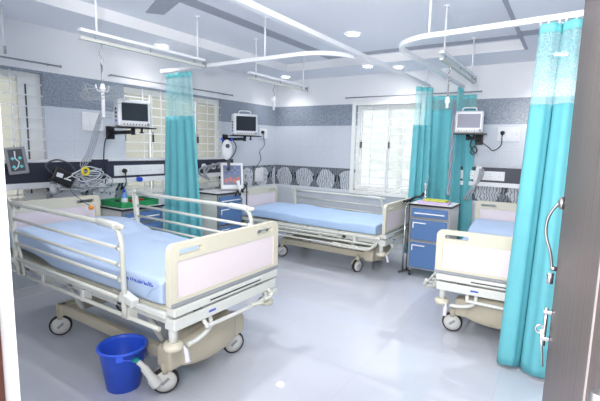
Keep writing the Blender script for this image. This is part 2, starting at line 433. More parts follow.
# ------------------------------------------------------------------ wall trunking
def bedhead_panel(axis, s0, s1, w0, w1, label, outlets=(), bump=None):
    t = thing('bedhead_panel', label, 'service panel', (0,0,0))
    def P(mb,a,b,d0,d1,q0,q1):
        if axis == 'Y': mb.box(d0,d1,a,b,q0,q1)
        else: mb.box(a,b,BY-d1,BY-d0,q0,q1)
    m = MB(); P(m,s0,s1,.001,.06,1.10,1.285)
    if bump: P(m,bump[0],bump[1],.001,.068,1.10,1.31)
    part('trunking', m, M['navy'], t)
    m = MB(); P(m,s0,s1,.001,.075,1.045,1.10); part('equipment_rail', m, M['white'], t, 'pale lower rail')
    m = MB(); P(m,w0,w1,.06,.066,1.125,1.24); sp = part('socket_plate', m, M['white'], t)
    L = w1-w0; n = 5
    for k in range(n):
        q = w0+L*(k+.5)/n; m = MB(); P(m,q-.032,q+.032,.066,.069,1.15,1.215)
        so = part('socket', m, M['wpaint'], sp)
        m = MB()
        for (du,dz) in ((0,.018),(-.012,-.008),(.012,-.008)): P(m,q+du-.003,q+du+.003,.069,.0697,1.182+dz-.004,1.182+dz+.004)
        link('socket_holes', m, M['dgrey'], sp)
    for q in outlets:
        Mx = Matrix.Translation((.06,q,1.19)) @ Matrix.Rotation(PI/2,4,'Y')
        o = part('gas_outlet', MB().lathe([(.042,0),(.042,.018),(.03,.024),(.0,.024)],M=Mx), M['white'], t, 'round white gas outlet')
        part('outlet_core', MB().lathe([(.018,.024),(.018,.030),(0,.030)],M=Mx), M['black'], o)
    return t
bedhead_panel('Y', .55, 4.62, 2.69, 3.36, 'long navy bedhead panel across the left wall windows', outlets=(4.02,4.2), bump=(2.44,2.62))
bedhead_panel('X', 3.02, 4.75, 3.05, 3.60, 'navy bedhead panel on the back wall behind the third bed')

def switch_plate(name, p0, d, label, n=3, cat='socket plate'):
    """p0 centre on wall; d = (half width, half height), wall 'Y' or 'X' """
    axis, s, z = p0
    t = thing(name, label, cat, (0,s,z) if axis=='Y' else (s,BY,z), 0 if axis=='Y' else -PI/2)
    w,h = d
    part('face_plate', MB().box(.001,.012,-w,w,-h,h), M['white'], t, bevel=.003)
    for k in range(n):
        q = -w+2*w*(k+.5)/n
        part('rocker' if k%2==0 else 'socket', MB().box(.012,.016,q-w/n*.6,q+w/n*.6,-h*.5,h*.5), M['wpaint'], t)
    m = MB(); q = w-2*w*.5/n
    for (du,dz) in ((0,.014),(-.01,-.01),(.01,-.01)): m.box(.016,.0166,q+du-.003,q+du+.003,dz-.004,dz+.004)
    part('socket_holes', m, M['dgrey'], t)
    return t
switch_plate('switch_plate', ('Y',2.50,1.705), (.115,.095), 'large white switch plate on the pier beside the first monitor',3)
switch_plate('switch_plate', ('Y',5.40,1.69), (.10,.08), 'white socket plate right of the middle monitor',2)
switch_plate('switch_plate', ('X',3.60,1.71), (.13,.09), 'white switch plate beside the third monitor',3)
switch_plate('switch_plate', ('Y',5.30,1.02), (.11,.11), 'square white plate set in the patterned border',2)

def plug(axis, s, z, label):
    t = thing('power_plug', label, 'plug', (.017,s,z) if axis=='Y' else (s,BY-.017,z), 0 if axis=='Y' else -PI/2)
    part('plug_body', MB().lathe([(.022,0),(.026,.015),(.02,.04),(.008,.05),(0,.05)],M=Matrix.Rotation(PI/2,4,'Y')), M['black'], t)
    part('strain_relief', MB().tube([(.03,0,-.01),(.032,0,-.05)],[.012,.006]), M['black'], t)
plug('X',3.53,1.72,'black plug in the switch plate beside the third monitor')
plug('Y',5.35,1.71,'black plug in the socket right of the middle monitor')
t = plug('Y',2.80,1.18,'black plug in the long bedhead panel socket strip')
bpy.data.objects['power_plug.002'].location.x = .071

# ------------------------------------------------------------------ window curtain rods (thin)
def wall_rod(p0, p1, label):
    t = thing('curtain_rod', label, 'curtain rod', p0)
    d = Vector(p1)-Vector(p0)
    part('rod', MB().tube([(0,0,0), d],.008,8), M['grey'], t)
    nrm = Vector((-1,0,0)) if abs(d.y) > abs(d.x) else Vector((0,1,0))
    for f in (.0,.93):
        part('bracket', MB().tube([d*f+nrm*0, d*f+nrm*.055],.007,6), M['steel'], t)
        part('finial', MB().sphere(tuple(d*(0 if f==0 else 1)),.013), M['steel'], t)
wall_rod((.06,.8,2.21),(.06,2.17,2.21),'thin grey rod over the nearest left window')
wall_rod((.06,2.70,2.21),(.06,4.60,2.21),'thin grey rod over the wide left window')
wall_rod((1.35,BY-.06,2.235),(3.25,BY-.06,2.235),'thin rod above the barred back window')

# ------------------------------------------------------------------ ceiling tracks
ZR = 2.3
def track(name, pts, label):
    t = thing(name, label, 'curtain track', (0,0,0)); return t
def ribbon(path, w, z0, z1):
    mb = MB(); prev = None
    for i,p in enumerate(path):
        a = Vector(path[max(i-1,0)]); b = Vector(path[min(i+1,len(path)-1)]); d = (b-a).normalized(); n = Vector((-d.y,d.x,0))*w/2
        P = Vector(p); ring = [mb.bm.verts.new((q.x,q.y,z)) for q,z in ((P-n,z0),(P+n,z0),(P+n,z1),(P-n,z1))]
        if prev:
            for k in range(4): mb.bm.faces.new([prev[k],prev[(k+1)%4],ring[(k+1)%4],ring[k]])
        else: mb.bm.faces.new(ring[::-1])
        prev = ring
    mb.bm.faces.new(prev); return mb
def arc(cx,cy,r,a0,a1,n=12): return [(cx+r*math.cos(R(a0+(a1-a0)*k/n)), cy+r*math.sin(R(a0+(a1-a0)*k/n)), 0) for k in range(n+1)]
def hanger(t, x, y, top):
    h = part('hanger_rod', MB().cyl((x,y,ZR+.01),(x,y,top),.009,10), M['wpaint'], t)
    part('ceiling_flange', MB().lathe([(.03,-.012),(.03,0)],(x,y,top),n=16), M['wpaint'], h)
t = thing('curtain_track', 'straight white track running to the back wall curtain', 'curtain track', (0,0,0), 0, 'white hospital curtain tracks')
part('track_rail', ribbon([(2.64,1.0,0),(2.65,3.0,0),(2.67,5.42,0)],.036,ZR-.016,ZR+.018), M['wpaint'], t)
for y in (1.6,5.35): hanger(t,2.65,y,ZT if y<5.05 else ZS)
t = thing('curtain_track', 'white track from the left curtain that curves into the straight one', 'curtain track', (0,0,0), 0, 'white hospital curtain tracks')
part('track_rail', ribbon([(.30,3.16,0),(2.2,3.14,0)]+arc(2.2,3.5,.36,-90,-8),.036,ZR-.016,ZR+.018), M['wpaint'], t)
hanger(t,1.80,3.14,ZT); 
t = thing('curtain_track', 'white track looping round the third bed', 'curtain track', (0,0,0), 0, 'white hospital curtain tracks')
part('track_rail', ribbon([(5.2,2.95,0),(4.25,3.0,0),(3.45,3.06,0)]+[(3.035+.36+.36*math.cos(R(a)),3.42+.36*math.sin(R(a)),0) for a in range(268,178,-8)]+[(3.035,3.8,0),(3.035,5.66,0)],.036,ZR-.016,ZR+.018), M['wpaint'], t)
hanger(t,3.335,3.09,ZT); hanger(t,4.9,2.97,ZS)

# overhead iv rails
def iv_rail(x, y0, y1, z, rods, label, rr=.017):
    t = thing('overhead_rail', label, 'ceiling rail', (x,y0,z), 0, 'white overhead drip rails')
    part('rail_channel', MB().box(-.02,.02,0,y1-y0,-.02,.002), M['wpaint'], t)
    part('lower_rail', MB().box(-.016,.016,0,y1-y0,-.075,-.055), M['railgrey'], t, 'lower rail')
    for q in (.12,(y1-y0)/2,y1-y0-.12): part('spacer', MB().cyl((0,q,-.056),(0,q,-.015),.006,8), M['grey'], t)
    part('end_cap', MB().box(-.022,.022,y1-y0,y1-y0+.01,-.077,.002), M['grey'], t)
    for y in rods:
        h = part('hanger_rod', MB().cyl((0,y-y0,0),(0,y-y0,ZT-z),.008,10), M['wpaint'], t)
        part('ceiling_flange', MB().lathe([(.026,-.012),(.026,0)],(0,y-y0,ZT-z),n=16), M['wpaint'], h)
def iv_hook(x, y, ztop, zmid, zbot, label):
    t = thing('drip_hook', label, 'drip hook', (x,y,ztop+.004), 0, 'drip hooks on the overhead rails')
    part('chain', MB().tube(cr([(0,0,0),(.006,.006,-.04),(-.006,-.007,-.08),(.006,.006,-.12),(-.003,-.003,-.15),(0,0,-.18)],5),.006,6), M['steel'], t)
    L = ztop-zmid
    part('drop_rod', MB().cyl((0,0,-.16),(0,0,-L),.0075,8), M['steel'], t)
    part('adjuster', MB().lathe([(.012,0),(.02,-.03),(.024,-.05),(.013,-.06),(.013,-(zmid-zbot)+.03)],(0,0,-L+.03),n=14), M['wpaint'], t)
    for s in (-1,1):
        part('hook', MB().tube(cr([(0,0,-L-.02),(0,s*.03,-L-.03),(0,s*.05,-L-.005),(0,s*.052,-L+.02)],4),.004,6), M['wpaint'], t)
iv_rail(1.25,1.70,2.90,2.3,(1.83,2.82),'overhead drip rail above the nearest bed')
iv_rail(1.22,3.60,4.78,2.3,(3.72,4.7),'overhead drip rail above the bed under the middle monitor')
iv_rail(3.31,3.55,4.90,2.3,(3.62,4.75),'overhead drip rail above the third bed')
iv_hook(1.25,1.86,2.229,1.90,1.62,'steel drip hook with tangled cables above the nearest bed')
iv_hook(1.22,4.06,2.229,2.05,1.86,'steel drip hook hanging near the back corner')
iv_hook(3.31,3.83,2.229,1.93,1.80,'steel drip hook in front of the bunched back curtains')
t = thing('ceiling_rod', 'short white ceiling rod with a grey tip at the left edge', 'ceiling rod', (.36,1.58,ZS))
part('rod', MB().cyl((0,0,0),(0,0,-.32),.009,8), M['wpaint'], t); part('tip', MB().cyl((0,0,-.32),(0,0,-.38),.011,8), M['grey'], t)

# ------------------------------------------------------------------ curtains
def curtain(label, top, bot, zt, zn, zb, pleats, amp, group='teal hospital curtains', seed=1, head=.05, clump=None):
    """top / bot: list of plan points (x,y) for the curtain line at top and bottom"""
    rnd = random.Random(seed)
    t = thing('curtain', label, 'curtain', (top[0][0],top[0][1],0), 0, group); ox,oy = top[0]
    ph = [rnd.uniform(-.5,.5) for _ in range(8)]
    def line(L, u):
        n = len(L)-1; f = min(u*n, n-1e-6); i = int(f); q = f-i
        a = Vector((*L[i],0)); b = Vector((*L[i+1],0)); d = (b-a).normalized()
        return a.lerp(b,q), Vector((-d.y,d.x,0))
    def fn(za, zc):
        def f(u, v):
            z = za+(zc-za)*v; k = (zt-z)/(zt-zb)
            a,na = line(top,u); b,nb = line(bot,u); p = a.lerp(b,k); n = na.lerp(nb,k).normalized()
            w = u+.018*math.sin(u*9+ph[0]*6)+.012*k*math.sin(u*17+ph[1]*6)
            s = math.sin(2*PI*pleats*w+ph[2]*3+.5*k*math.sin(3*u+ph[3]*6))
            A = amp*(.55+.6*k*(.7+.5*math.sin(5*u+ph[4]*9))+.15*math.sin(11*u+ph[5]*9))
            s = math.copysign(abs(s)**.75, s)
            p = p+n*(A*s)
            return (p.x-ox,p.y-oy,z+ (0.01*math.sin(23*u+ph[6]*6) if z <= zb+.001 else 0))
        return f
    nu = int(pleats*14)
    part('drape', MB().grid(fn(zn,zb),nu,26), M['teal'], t, solid=.003, fix=False)
    part('net_panel', MB().grid(fn(zt-head,zn),nu,6), M['net'], t, 'see-through net upper panel', fix=False)
    part('header_band', MB().grid(fn(zt,zt-head),nu,2), M['tealH'], t, solid=.004, fix=False)
    n = max(3,int(pleats)+1)
    for k in range(n):
        a,_ = line(top,(k+.5)/n)
        part('runner', MB().cbox((a.x-ox,a.y-oy,zt+.008),(.008,.008,.024)), M['wpaint'], t)
    return t
zt = ZR-.034
curtain('narrow gathered teal curtain at the left wall between two beds', [(.40,3.155),(.80,3.15)], [(.36,3.12),(.98,3.15)], zt, 1.80, .25, 4, .022, seed=3)
curtain('gathered teal curtain hanging at the end of the straight track beside the back window', [(2.60,5.16),(2.74,5.38)], [(2.50,5.34),(2.76,5.44)], zt, 1.80, .10, 3, .036, seed=5)
curtain('bunched teal curtain on the looping track behind the third monitor', [(3.035,5.40),(3.035,5.62)], [(3.02,5.42),(3.08,5.64)], zt, 1.82, .12, 4, .03, seed=8)
curtain('flat teal curtain against the back wall between two bunched ones', [(2.55,5.68),(3.20,5.68)], [(2.52,5.68),(3.26,5.68)], 2.20, 2.02, .12, 5, .028, seed=11)
def sm(L): return [(p.x,p.y) for p in cr([Vector((*q,0)) for q in L],6)]
curtain('large bright teal curtain in front of the open door', sm([(4.035,3.06),(4.05,2.99),(4.10,2.97),(4.145,3.0),(4.155,3.07),(4.17,3.0),(4.21,2.95),(4.26,2.97),(4.28,3.04)]),
    sm([(3.96,3.14),(3.965,3.08),(4.01,3.03),(4.07,3.04),(4.095,3.10),(4.10,3.14),(4.115,3.08),(4.15,3.02),(4.21,2.98),(4.28,3.0),(4.32,3.08)]), zt, 1.79, .03, 6, .007, seed=21)

# ------------------------------------------------------------------ door
t = thing('door_1', 'grey brown laminate door standing open at the right edge', 'door', (4.325,.52,0)); t['kind'] = 'structure'
dl = 1.22; ang = math.atan2(1.75-.52, 4.262-4.325)
t.rotation_euler = (0,0,ang)       # local +X along the leaf, local +Y = towards the room's left
part('door_leaf', MB().box(.02,dl,-.04,0,.012,2.38), M['wood'], t, bevel=.002)
part('pale_groove', MB().box(.14,.146,-.001,.002,.012,2.38), mat('pale_groove', S(176,168,170), .3), t)
part('edge_strip', MB().box(.0,.02,-.042,.002,.012,2.38), mat('pale_edging', S(196,188,190), .4), t)
hx = dl-.055
hd = part('door_handle', MB().tube(cr([(hx,.002,1.325),(hx+.0,.018,1.32),(hx+.005,.042,1.27),(hx+.005,.044,1.21),(hx+.0,.026,1.15),(hx,.018,1.11),(hx,.016,1.09)],6),.0052,10), M['steel'], t, 'curved steel pull handle')
part('rose', MB().lathe([(.022,0),(.022,.012),(.01,.018)],M=Matrix.Translation((hx,0,1.325)) @ Matrix.Rotation(-PI/2,4,'X')), M['steel'], hd)
part('rose', MB().cyl((hx,0,1.09),(hx,.022,1.09),.008,10), M['steel'], hd)
lk = part('lock_knob', MB().cyl((hx,.018,1.075),(hx,.018,1.035),.011,12), M['chrome'], t)
bo = part('door_bolt', MB().cyl((hx,.018,.80),(hx,.018,.945),.0065,10), M['chrome'], t, 'chrome sliding bolt with ring')
for z in (.83,.93): part('bolt_bracket', MB().box(hx-.014,hx+.014,0,.027,z-.007,z+.007), M['chrome'], bo, bevel=.002)
part('bolt_ring', MB().tube([(hx,.034+.012*math.cos(a*PI/8),.86+.014*math.sin(a*PI/8)) for a in range(16)],.0035,6,closed=True), M['chrome'], bo)
part('bolt_tail', MB().tube([(hx,.03,.86),(hx,.012,.72)],[.005,.003],6), M['chrome'], bo)
for z in (.3,1.2,2.1): part('hinge', MB().cyl((-.006,.006,z-.05),(-.006,.006,z+.05),.008,10), M['steel'], t)
# door frame (left jamb white lining with brown rebate)
struct('trim_7', MB().box(DX0-.02,DX0+.002,FY-.03,FY+.006,0,2.42), M['fascia'])
fr = struct('door_frame', MB().box(DX0-.001,DX0+.03,FY-.2,FY-.042,0,2.42), mat('dark_brown_frame', S(84,48,38), .45)); fr['label'] = 'dark brown timber door frame'
part('strike_plate', MB().box(DX0+.03,DX0+.033,FY-.10,FY-.05,.96,1.06), M['chrome'], fr)
struct('trim_8', MB().box(DX1-.03,DX1+.001,FY-.2,FY-.0,0,2.42), M['wood'])

# ------------------------------------------------------------------ beds
def castor(t, x, y, yaw, rw=.08, pedal=False, ztop=.20):
    """yaw: direction the wheel's outer disc faces"""
    Mx = Matrix.Translation((x,y,rw)) @ Matrix.Rotation(yaw,4,'Z') @ Matrix.Rotation(PI/2,4,'Y')
    hs = MB()
    m2 = Matrix.Translation((x,y,0)) @ Matrix.Rotation(yaw,4,'Z')
    pts = [(.05*math.cos(R(a)), .0+.092*math.sin(R(a))) for a in range(0,181,20)]
    hs.plate([(rw*.98*math.cos(R(a)), rw*.98*math.sin(R(a))) for a in range(20,165,12)]+[(-.045,.02),(.0,.0),(.045,.0)],[],.03,m2 @ Matrix.Translation((-.034,0,rw)) @ Matrix.Rotation(PI/2,4,'Z') @ Matrix.Rotation(PI/2,4,'X') )
    hs.cyl((x,y,rw*1.6),(x,y,ztop),.026,16)
    f = part('castor_fork', hs, M['beige'], t)
    w = part('castor_wheel', MB().lathe([(0,-.018),(rw-.012,-.018),(rw-.012,.018),(.03,.021),(0,.021)],M=Mx,n=32), M['wheel'], t)
    part('tyre', MB().lathe([(rw-.013,-.019),(rw-.003,-.017),(rw,-.008),(rw,.008),(rw-.003,.017),(rw-.013,.0195),(rw-.013,-.019)],M=Mx,n=32,cap0=False,cap1=False), M['tyre'], w, 'black tyre')
    part('hub_mark', MB().cbox((0,0,.0225),(.018,.055,.002),M=Mx,rz=.7), M['grey'], w)
    if pedal:
        p = part('brake_pedal', MB().tube(cr([(x-.01,y-.05,.07),(x-.03,y-.08,.13),(x-.06,y-.11,.20),(x-.085,y-.125,.225)],4),[.034]*4+[.024]*4+[.016]*4+[.013],10), M['bedwhite'], t)
        part('pedal_tip', MB().sphere((x-.095,y-.13,.232),.02,(1.1,1,.75)), M['gtip'], p, 'green pedal tip')

def board(t, name, x, F, face, W=.94, H=.34, label=None):
    """end board in the local YZ plane at x; face=+1 panel faces +x"""
    mx = Matrix(((0,0,1,x-.0175),(1,0,0,0),(0,1,0,F+H/2),(0,0,0,1)))
    hol = [rrect(.17,.032,.014,s*(W/2-.145),H/2-.05,n=4) for s in (-1,1)]
    hol.append(rrect(W-.10,.205,.006,0,-.028,n=2))
    b = part(name, MB().plate(rrect(W,H,.03,radii=[.012,.045,.045,.012]),hol,.035,mx), M['cream'], t, bevel=.005)
    part('panel', MB().box(x-.011,x+.011,-W/2+.051,W/2-.051,F+H/2-.130,F+H/2+.074), M['pink'], b, 'pale pinkish inset panel')
    part('bottom_trim', MB().box(x-.022,x+.022,-W/2+.004,W/2-.004,F+.001,F+.022), M['grey'], b, 'grey lower trim')
    for s in (-1,1):
        part('handle_recess', MB().box(x-.006,x-.002,s*(W/2-.145)-.083,s*(W/2-.145)+.083,F+H/2+.068+.0,F+H/2+.090), M['dgrey'], b) if False else None
    return b

def guard(t, side, x0, x1, F, up, bars, y=.49, zlow=-.13):
    s = side
    mb = MB(); zt_ = F+up
    if bars == 'folded':
        for k,zz in enumerate((F-.19,F-.135,F-.085)):
            mb.tube(cr([(x0,s*y,zz),(x0+.5,s*y,zz),(x1-.2,s*y,zz),(x1-.1,s*y,zz)],3),.011,8)
        for yy in (y+.01,y+.085):
            mb.tube(cr([(x1-.16,s*yy,F-.175),(x1+.1,s*yy,F-.18),(x1+.30,s*yy,F-.175),(x1+.37,s*(yy-.01),F-.15),(x1+.40,s*(yy-.03),F-.10)],5),.013,8)
        for k in range(5): mb.tube([(x1-.14+.11*k,s*(y+.01),F-.176),(x1-.12+.11*k,s*(y+.085),F-.178)],.010,6)
        g = part('guard_rail', mb, M['railgrey'], t, 'lowered side guard rail')
        part('pivot_bracket', MB().box(x0+.08,x0+.14,min(s*(y-.07),s*(y+.012)),max(s*(y-.07),s*(y+.012)),F-.19,F-.04), M['bedwhite'], g)
        return g
    # raised: foot end post is a bent tube continuing the top rail
    top = [(x0,s*y,zt_),(x1-.06,s*y,zt_-.004),(x1-.015,s*y,zt_-.02),(x1+.015,s*y,zt_-.06),(x1+.03,s*y,zt_-.14),(x1+.035,s*y,zt_-.3),(x1+.035,s*y,F+zlow)]
    mb.tube(cr(top,4),.0155,10)
    zs = bars
    for z,r_ in zs: mb.tube([(x0,s*y,F+z+.012),(x1+.03,s*y,F+z-.008)],r_,8)
    g = part('guard_rail', mb, M['railgrey'], t, 'raised tubular side guard rail')
    pm = MB(); pm.tube([(x0,s*y,zt_),(x0+.02,s*y,F-.02),(x0+.04,s*(y-.01),F+zlow)],.018,10)
    pm.tube(cr([(x0,s*y,zt_),(x0-.05,s*y,zt_+.02),(x0-.03,s*y,zt_-.14),(x0+.045,s*(y-.02),F+.02),(x0+.09,s*(y-.02),F+zlow)],5),.012,8)
    part('end_post', pm, M['railgrey'], g)
    part('rail_sleeve', MB().tube([(x1-.19,s*y,zt_-.001),(x1-.18,s*y,zt_-.001),(x1-.03,s*y,zt_-.006),(x1-.01,s*y,zt_-.012)],[.017,.023,.022,.024],12), M['bedwhite'], g)
    for z,r_ in zs: part('rail_collar', MB().cyl((x1-.005,s*y,F+z-.007),(x1+.03,s*y,F+z-.008),r_+.006,10), M['bedwhite'], g)
    part('latch_block', MB().cbox((x1+.06,s*(y-.015),F-.02),(.12,.05,.05),ry=.25), M['bedwhite'], g, bevel=.008)
    return g

def bed(label, loc, rz, lift, rails, castors, backlift=.0, sheet='mattress', pedal=False, marks=False):
    t = thing('hospital_bed', label, 'hospital bed', loc, rz, 'hospital beds on castors')
    F = .545+lift
    XF, XH = 1.09, -1.09
    board(t,'footboard',XF,F,1); board(t,'headboard',XH,F,-1)
    # cross member under footboard
    c = part('foot_rail', MB().box(XF-.035,XF+.03,-.455,.455,F-.052,F-.004), M['bedwhite'], t, bevel=.006)
    part('slot', MB().box(XF+.0301,XF+.032,-.20,.26,F-.034,F-.026), M['black'], c, 'thin black slot')
    c2 = part('foot_beam', MB().box(XF-.06,XF+.02,-.45,.45,F-.135,F-.07), M['bedwhite'], t, bevel=.006)
    part('maker_plate', MB().box(XF+.0201,XF+.0215,.02,.085,F-.112,F-.095) if False else MB().box(XF+.0201,XF+.0215,-.20,-.145,F-.107,F-.095), M['ink'], c2, 'small blue plate')
    for q in (-.30,.24): part('brace', MB().box(XF-.06,XF+.01,q,q+.06,F-.075,F-.05), M['dgrey'], c2)
    part('lower_bar', MB().tube(cr([(XF-.02,-.22,F-.13),(XF+.02,-.215,F-.175),(XF+.02,-.17,F-.185),(XF+.02,.3,F-.185),(XF-.02,.36,F-.14)],5),.013,8), M['bedwhite'], t)
    # main frame
    fr = MB()
    for s in (-1,1): fr.box(XH+.03,XF-.04,s*.40-.02,s*.40+.02,F-.125,F-.055)
    for x in (XH+.05,-.6,0,.55): fr.box(x,x+.05,-.42,.42,F-.12,F-.07)
    part('bed_frame', fr, M['bedwhite'], t, bevel=.004)
    for s in (-1,1):
        sr = part('side_rail', MB().box(XH+.03,XF-.04,s*.452-.014,s*.452+.014,F-.072,F-.040), M['bedwhite'], t, bevel=.006)
        lr = part('lower_side_rail', MB().tube([(XH+.08,s*.468,F-.135),(XF-.08,s*.468,F-.135)],.013,10), M['railgrey'], t)
        for x in (-.85,-.25,.25,.72): part('rail_bracket', MB().box(x,x+.035,min(s*.42,s*.478),max(s*.42,s*.478),F-.150,F-.073), M['bedwhite'], lr, bevel=.003)
    # mattress deck in sections
    for (a,b) in ((XH+.05,-.33),(-.31,.05),(.07,.50),(.52,XF-.05)):
        z = backlift*.4 if b < 0 and a < -.5 else 0
        part('deck_section', MB().box(a,b,-.43,.43,F-.052,F-.034), M['cream'], t)
    # mattress
    xm0, xm1, yw, th = XH+.035, XF-.11, .425, (.145 if sheet == 'mattress' else .115)
    rr = .028
    prof = []
    for (sx,sz,a0) in [(1,1,0),(-1,1,90),(-1,-1,180),(1,-1,270)]:
        for k in range(5):
            a = R(a0+90*k/4); prof.append((sx*(yw-rr)+rr*math.cos(a), (th/2)+sz*(th/2-rr)+rr*math.sin(a)))
    def mf(u,v):
        x = xm0+(xm1-xm0)*v
        y,z = prof[int(round(u*len(prof)))%len(prof)]
        h = 0
        if x < -.20: h = backlift*max(0,math.sin(PI*min(1,(-.20-x)/.90)))**.8
        q = F-.033+z+h*(1 if z > th/2 else .9)
        if v < .015 or v > .985: y *= .985; q = F-.033+(z-th/2)*.9+th/2+h
        if z > th*.7: q += .006*math.sin(x*5+y*7)+.004*math.sin(x*13-y*11)
        return (x,y,q)
    mm = MB(); mm.grid(mf,len(prof),60,closeu=True)
    mm.bm.verts.ensure_lookup_table(); nv = 61
    mm.bm.faces.new([mm.bm.verts[i*nv] for i in range(len(prof))]); mm.bm.faces.new([mm.bm.verts[i*nv+60] for i in range(len(prof))][::-1])
    mo = part('mattress', mm, M[sheet], t, 'light blue mattress')
    mo.data.materials[0] = M[sheet]
    if marks:
        rnd = random.Random(4); mk = MB(); x = .66
        while x < .93:
            h = rnd.uniform(.012,.022); w = rnd.uniform(.006,.012)
            yy = -yw-.0012; z0 = F-.033+th-.046
            if rnd.random() < .85:
                mk.cbox((x,yy,z0+h/2),(.003,.002,h),ry=rnd.uniform(-.2,.2)); mk.cbox((x+w/2,yy,z0+rnd.choice([0,h/2,h])),(w,.002,.003),ry=rnd.uniform(-.5,.5))
                if rnd.random() < .5: mk.cbox((x+w,yy,z0+h/3),(.003,.002,h*.7))
            x += w+.007
        part('printed_lettering', mk, M['ink'], mo, 'blue printed lettering along the mattress edge')
        part('corner_fold', MB().tube(cr([(.86,-yw-.003,F+.0),(.90,-yw-.006,F+.05),(.97,-yw-.002,F+.09)],4),.003,6), M[sheet], mo)
    # base
    bs = MB(); XC0, XC1 = -.42, .85
    for s in (-1,1): bs.box(XC0-.02,XC1,s*.255-.025,s*.255+.025,.17,.25)
    bs.box(XC0-.03,XC0+.05,-.30,.30,.16,.25)
    part('base_frame', bs, M['beige'], t, bevel=.012)
    def cover(x0,x1):
        # moulded cross cover: bulging belly in the middle
        n = 12; pts = [(-.33,.155)]
        pts += [(-.24+.48*k/n, .155-.0*1 - .0 + (-.035*math.sin(PI*k/n)**.6)) for k in range(n+1)]
        pts += [(.33,.165),(.335,.30),(.24,.315),(.19,.37),(-.19,.37),(-.24,.315),(-.335,.30)]
        return MB().plate(pts,[],x1-x0,Matrix(((0,0,1,x0),(1,0,0,0),(0,1,0,0),(0,0,0,1))))
    part('base_cover', cover(XC1-.05,XC1+.07), M['beige'], t, 'beige moulded base cover', bevel=.02)
    def belly(u,v):
        y = -.25+.50*u; a = PI*v
        q = math.sin(PI*u)**.6
        return (XC1+.066+.055*q*math.sin(a)**.7, y, .245-math.cos(a)*(.075+.045*q))
    part('cover_belly', MB().grid(belly,16,10), M['beige'], t, 'bulging beige cover front')
    part('column_shroud', MB().plate([(-.20,.25),(-.16,F-.17),(-.10,F-.14),(.10,F-.14),(.16,F-.17),(.20,.25)],[],.20,Matrix(((0,0,1,.62),(1,0,0,0),(0,1,0,0),(0,0,0,1)))), M['grey'], t, 'grey lift column shroud', bevel=.01)
    # lift linkage
    zt2 = F-.12
    for s in (-1,1):
        part('lift_arm', MB().tube([(XC1-.15,s*.20,.24),(XC1-.45,s*.20,zt2)],.022,8), M['bedwhite'], t)
        part('lift_arm', MB().tube([(XC0+.18,s*.20,.22),(XC0-.12,s*.20,zt2)],.022,8), M['bedwhite'], t)
    part('actuator', MB().tube([(.55,0,.25),(.05,0,zt2)],[.03,.02],12), M['dgrey'], t)
    part('motor_box', MB().box(-.30,-.05,-.12,.12,F-.23,F-.125), M['grey'], t, bevel=.01)
    part('lift_column', MB().cyl((-.62,-.15,F-.13),(-.62,-.15,F-.25),.02,12), M['grey'], t)
    for (x,y,yaw) in castors:
        castor(t,x,y,yaw,pedal=(pedal and x > 0 and y < 0))
    # corner bumper posts at foot
    for s in (-1,1):
        b = part('bumper_post', MB().cyl((XF-.04,s*.41,F-.235),(XF-.04,s*.41,F-.10),.024,16), M['bedwhite'], t)
        part('bumper_roller', MB().lathe([(.02,-.03),(.046,-.026),(.056,-.012),(.056,.002),(.046,.014),(.02,.018)],(XF-.04,s*.41,F-.235),n=24), M['cream'], b)
    part('foot_lever', MB().tube(cr([(XF-.02,-.16,F-.14),(XF+.0,-.165,F-.19),(XF+.0,-.20,F-.225),(XF+.0,-.27,F-.245),(XF+.0,-.34,F-.25)],5),.014,10), M['bedwhite'], t)
    part('release_lever', MB().tube(cr([(XF-.02,-.37,F-.24),(XF+.015,-.37,F-.27),(XF+.03,-.37,F-.33)],5),[.008]*5+[.014]*5+[.018],8), M['soap'], t, 'pale lilac release lever')
    cl = part('crank', MB().tube(cr([(XF-.03,.36,F-.10),(XF+.03,.36,F-.13),(XF+.07,.33,F-.15),(XF+.06,.27,F-.165)],5),.011,8), M['railgrey'], t)
    part('crank_grip', MB().cbox((XF+.06,.37,F-.14),(.03,.11,.016),rz=.3), M['railgrey'], cl, bevel=.005)
    part('crank_grip', MB().cbox((XF+.05,.20,F-.17),(.03,.09,.016),rz=-.4), M['railgrey'], cl, bevel=.005)
    for (s, kind, up, x0, x1) in rails:
        if kind == 'up4': guard(t,s,x0,x1,F,up,[(up-.125,.011),(up-.22,.011),(up-.305,.011),(-.02,.012)])
        elif kind == 'up3': guard(t,s,x0,x1,F,up,[(up-.11,.010),(up-.21,.010),(up-.29,.010)])
        else: guard(t,s,x0,x1,F,0,'folded')
    return t
b1 = bed('nearest hospital bed with the blue bucket beside its wheel and one long raised rail', (1.49,1.83,0), 0, .095,
    [(-1,'up4',.40,-.60,.70),(1,'up4',.40,-.52,.82)], [(.85,-.31,R(-37)),(.85,.29,R(-25)),(-.42,-.28,R(-33)),(-.42,.28,R(-33))], backlift=.07, pedal=True, marks=True)
b2 = bed('hospital bed at the far back wall under the barred window', (1.50,4.78,0), 0, -.01,
    [(-1,'folded',0,-.7,.62),(1,'up3',.29,-.75,.66)], [(.72,-.32,R(-20)),(.72,.32,R(-30)),(-.42,-.3,R(-60)),(-.42,.3,R(-60))], backlift=.02, sheet='mattress2')
b3 = bed('hospital bed at the right with its footboard facing the doorway', (3.87,4.33,0), R(-87), .005,
    [(-1,'folded',0,-.7,.62),(1,'folded',0,-.7,.62)], [(.86,-.35,R(5)),(.86,.31,R(5)),(-.42,-.3,R(0)),(-.42,.3,R(10))], backlift=.06)

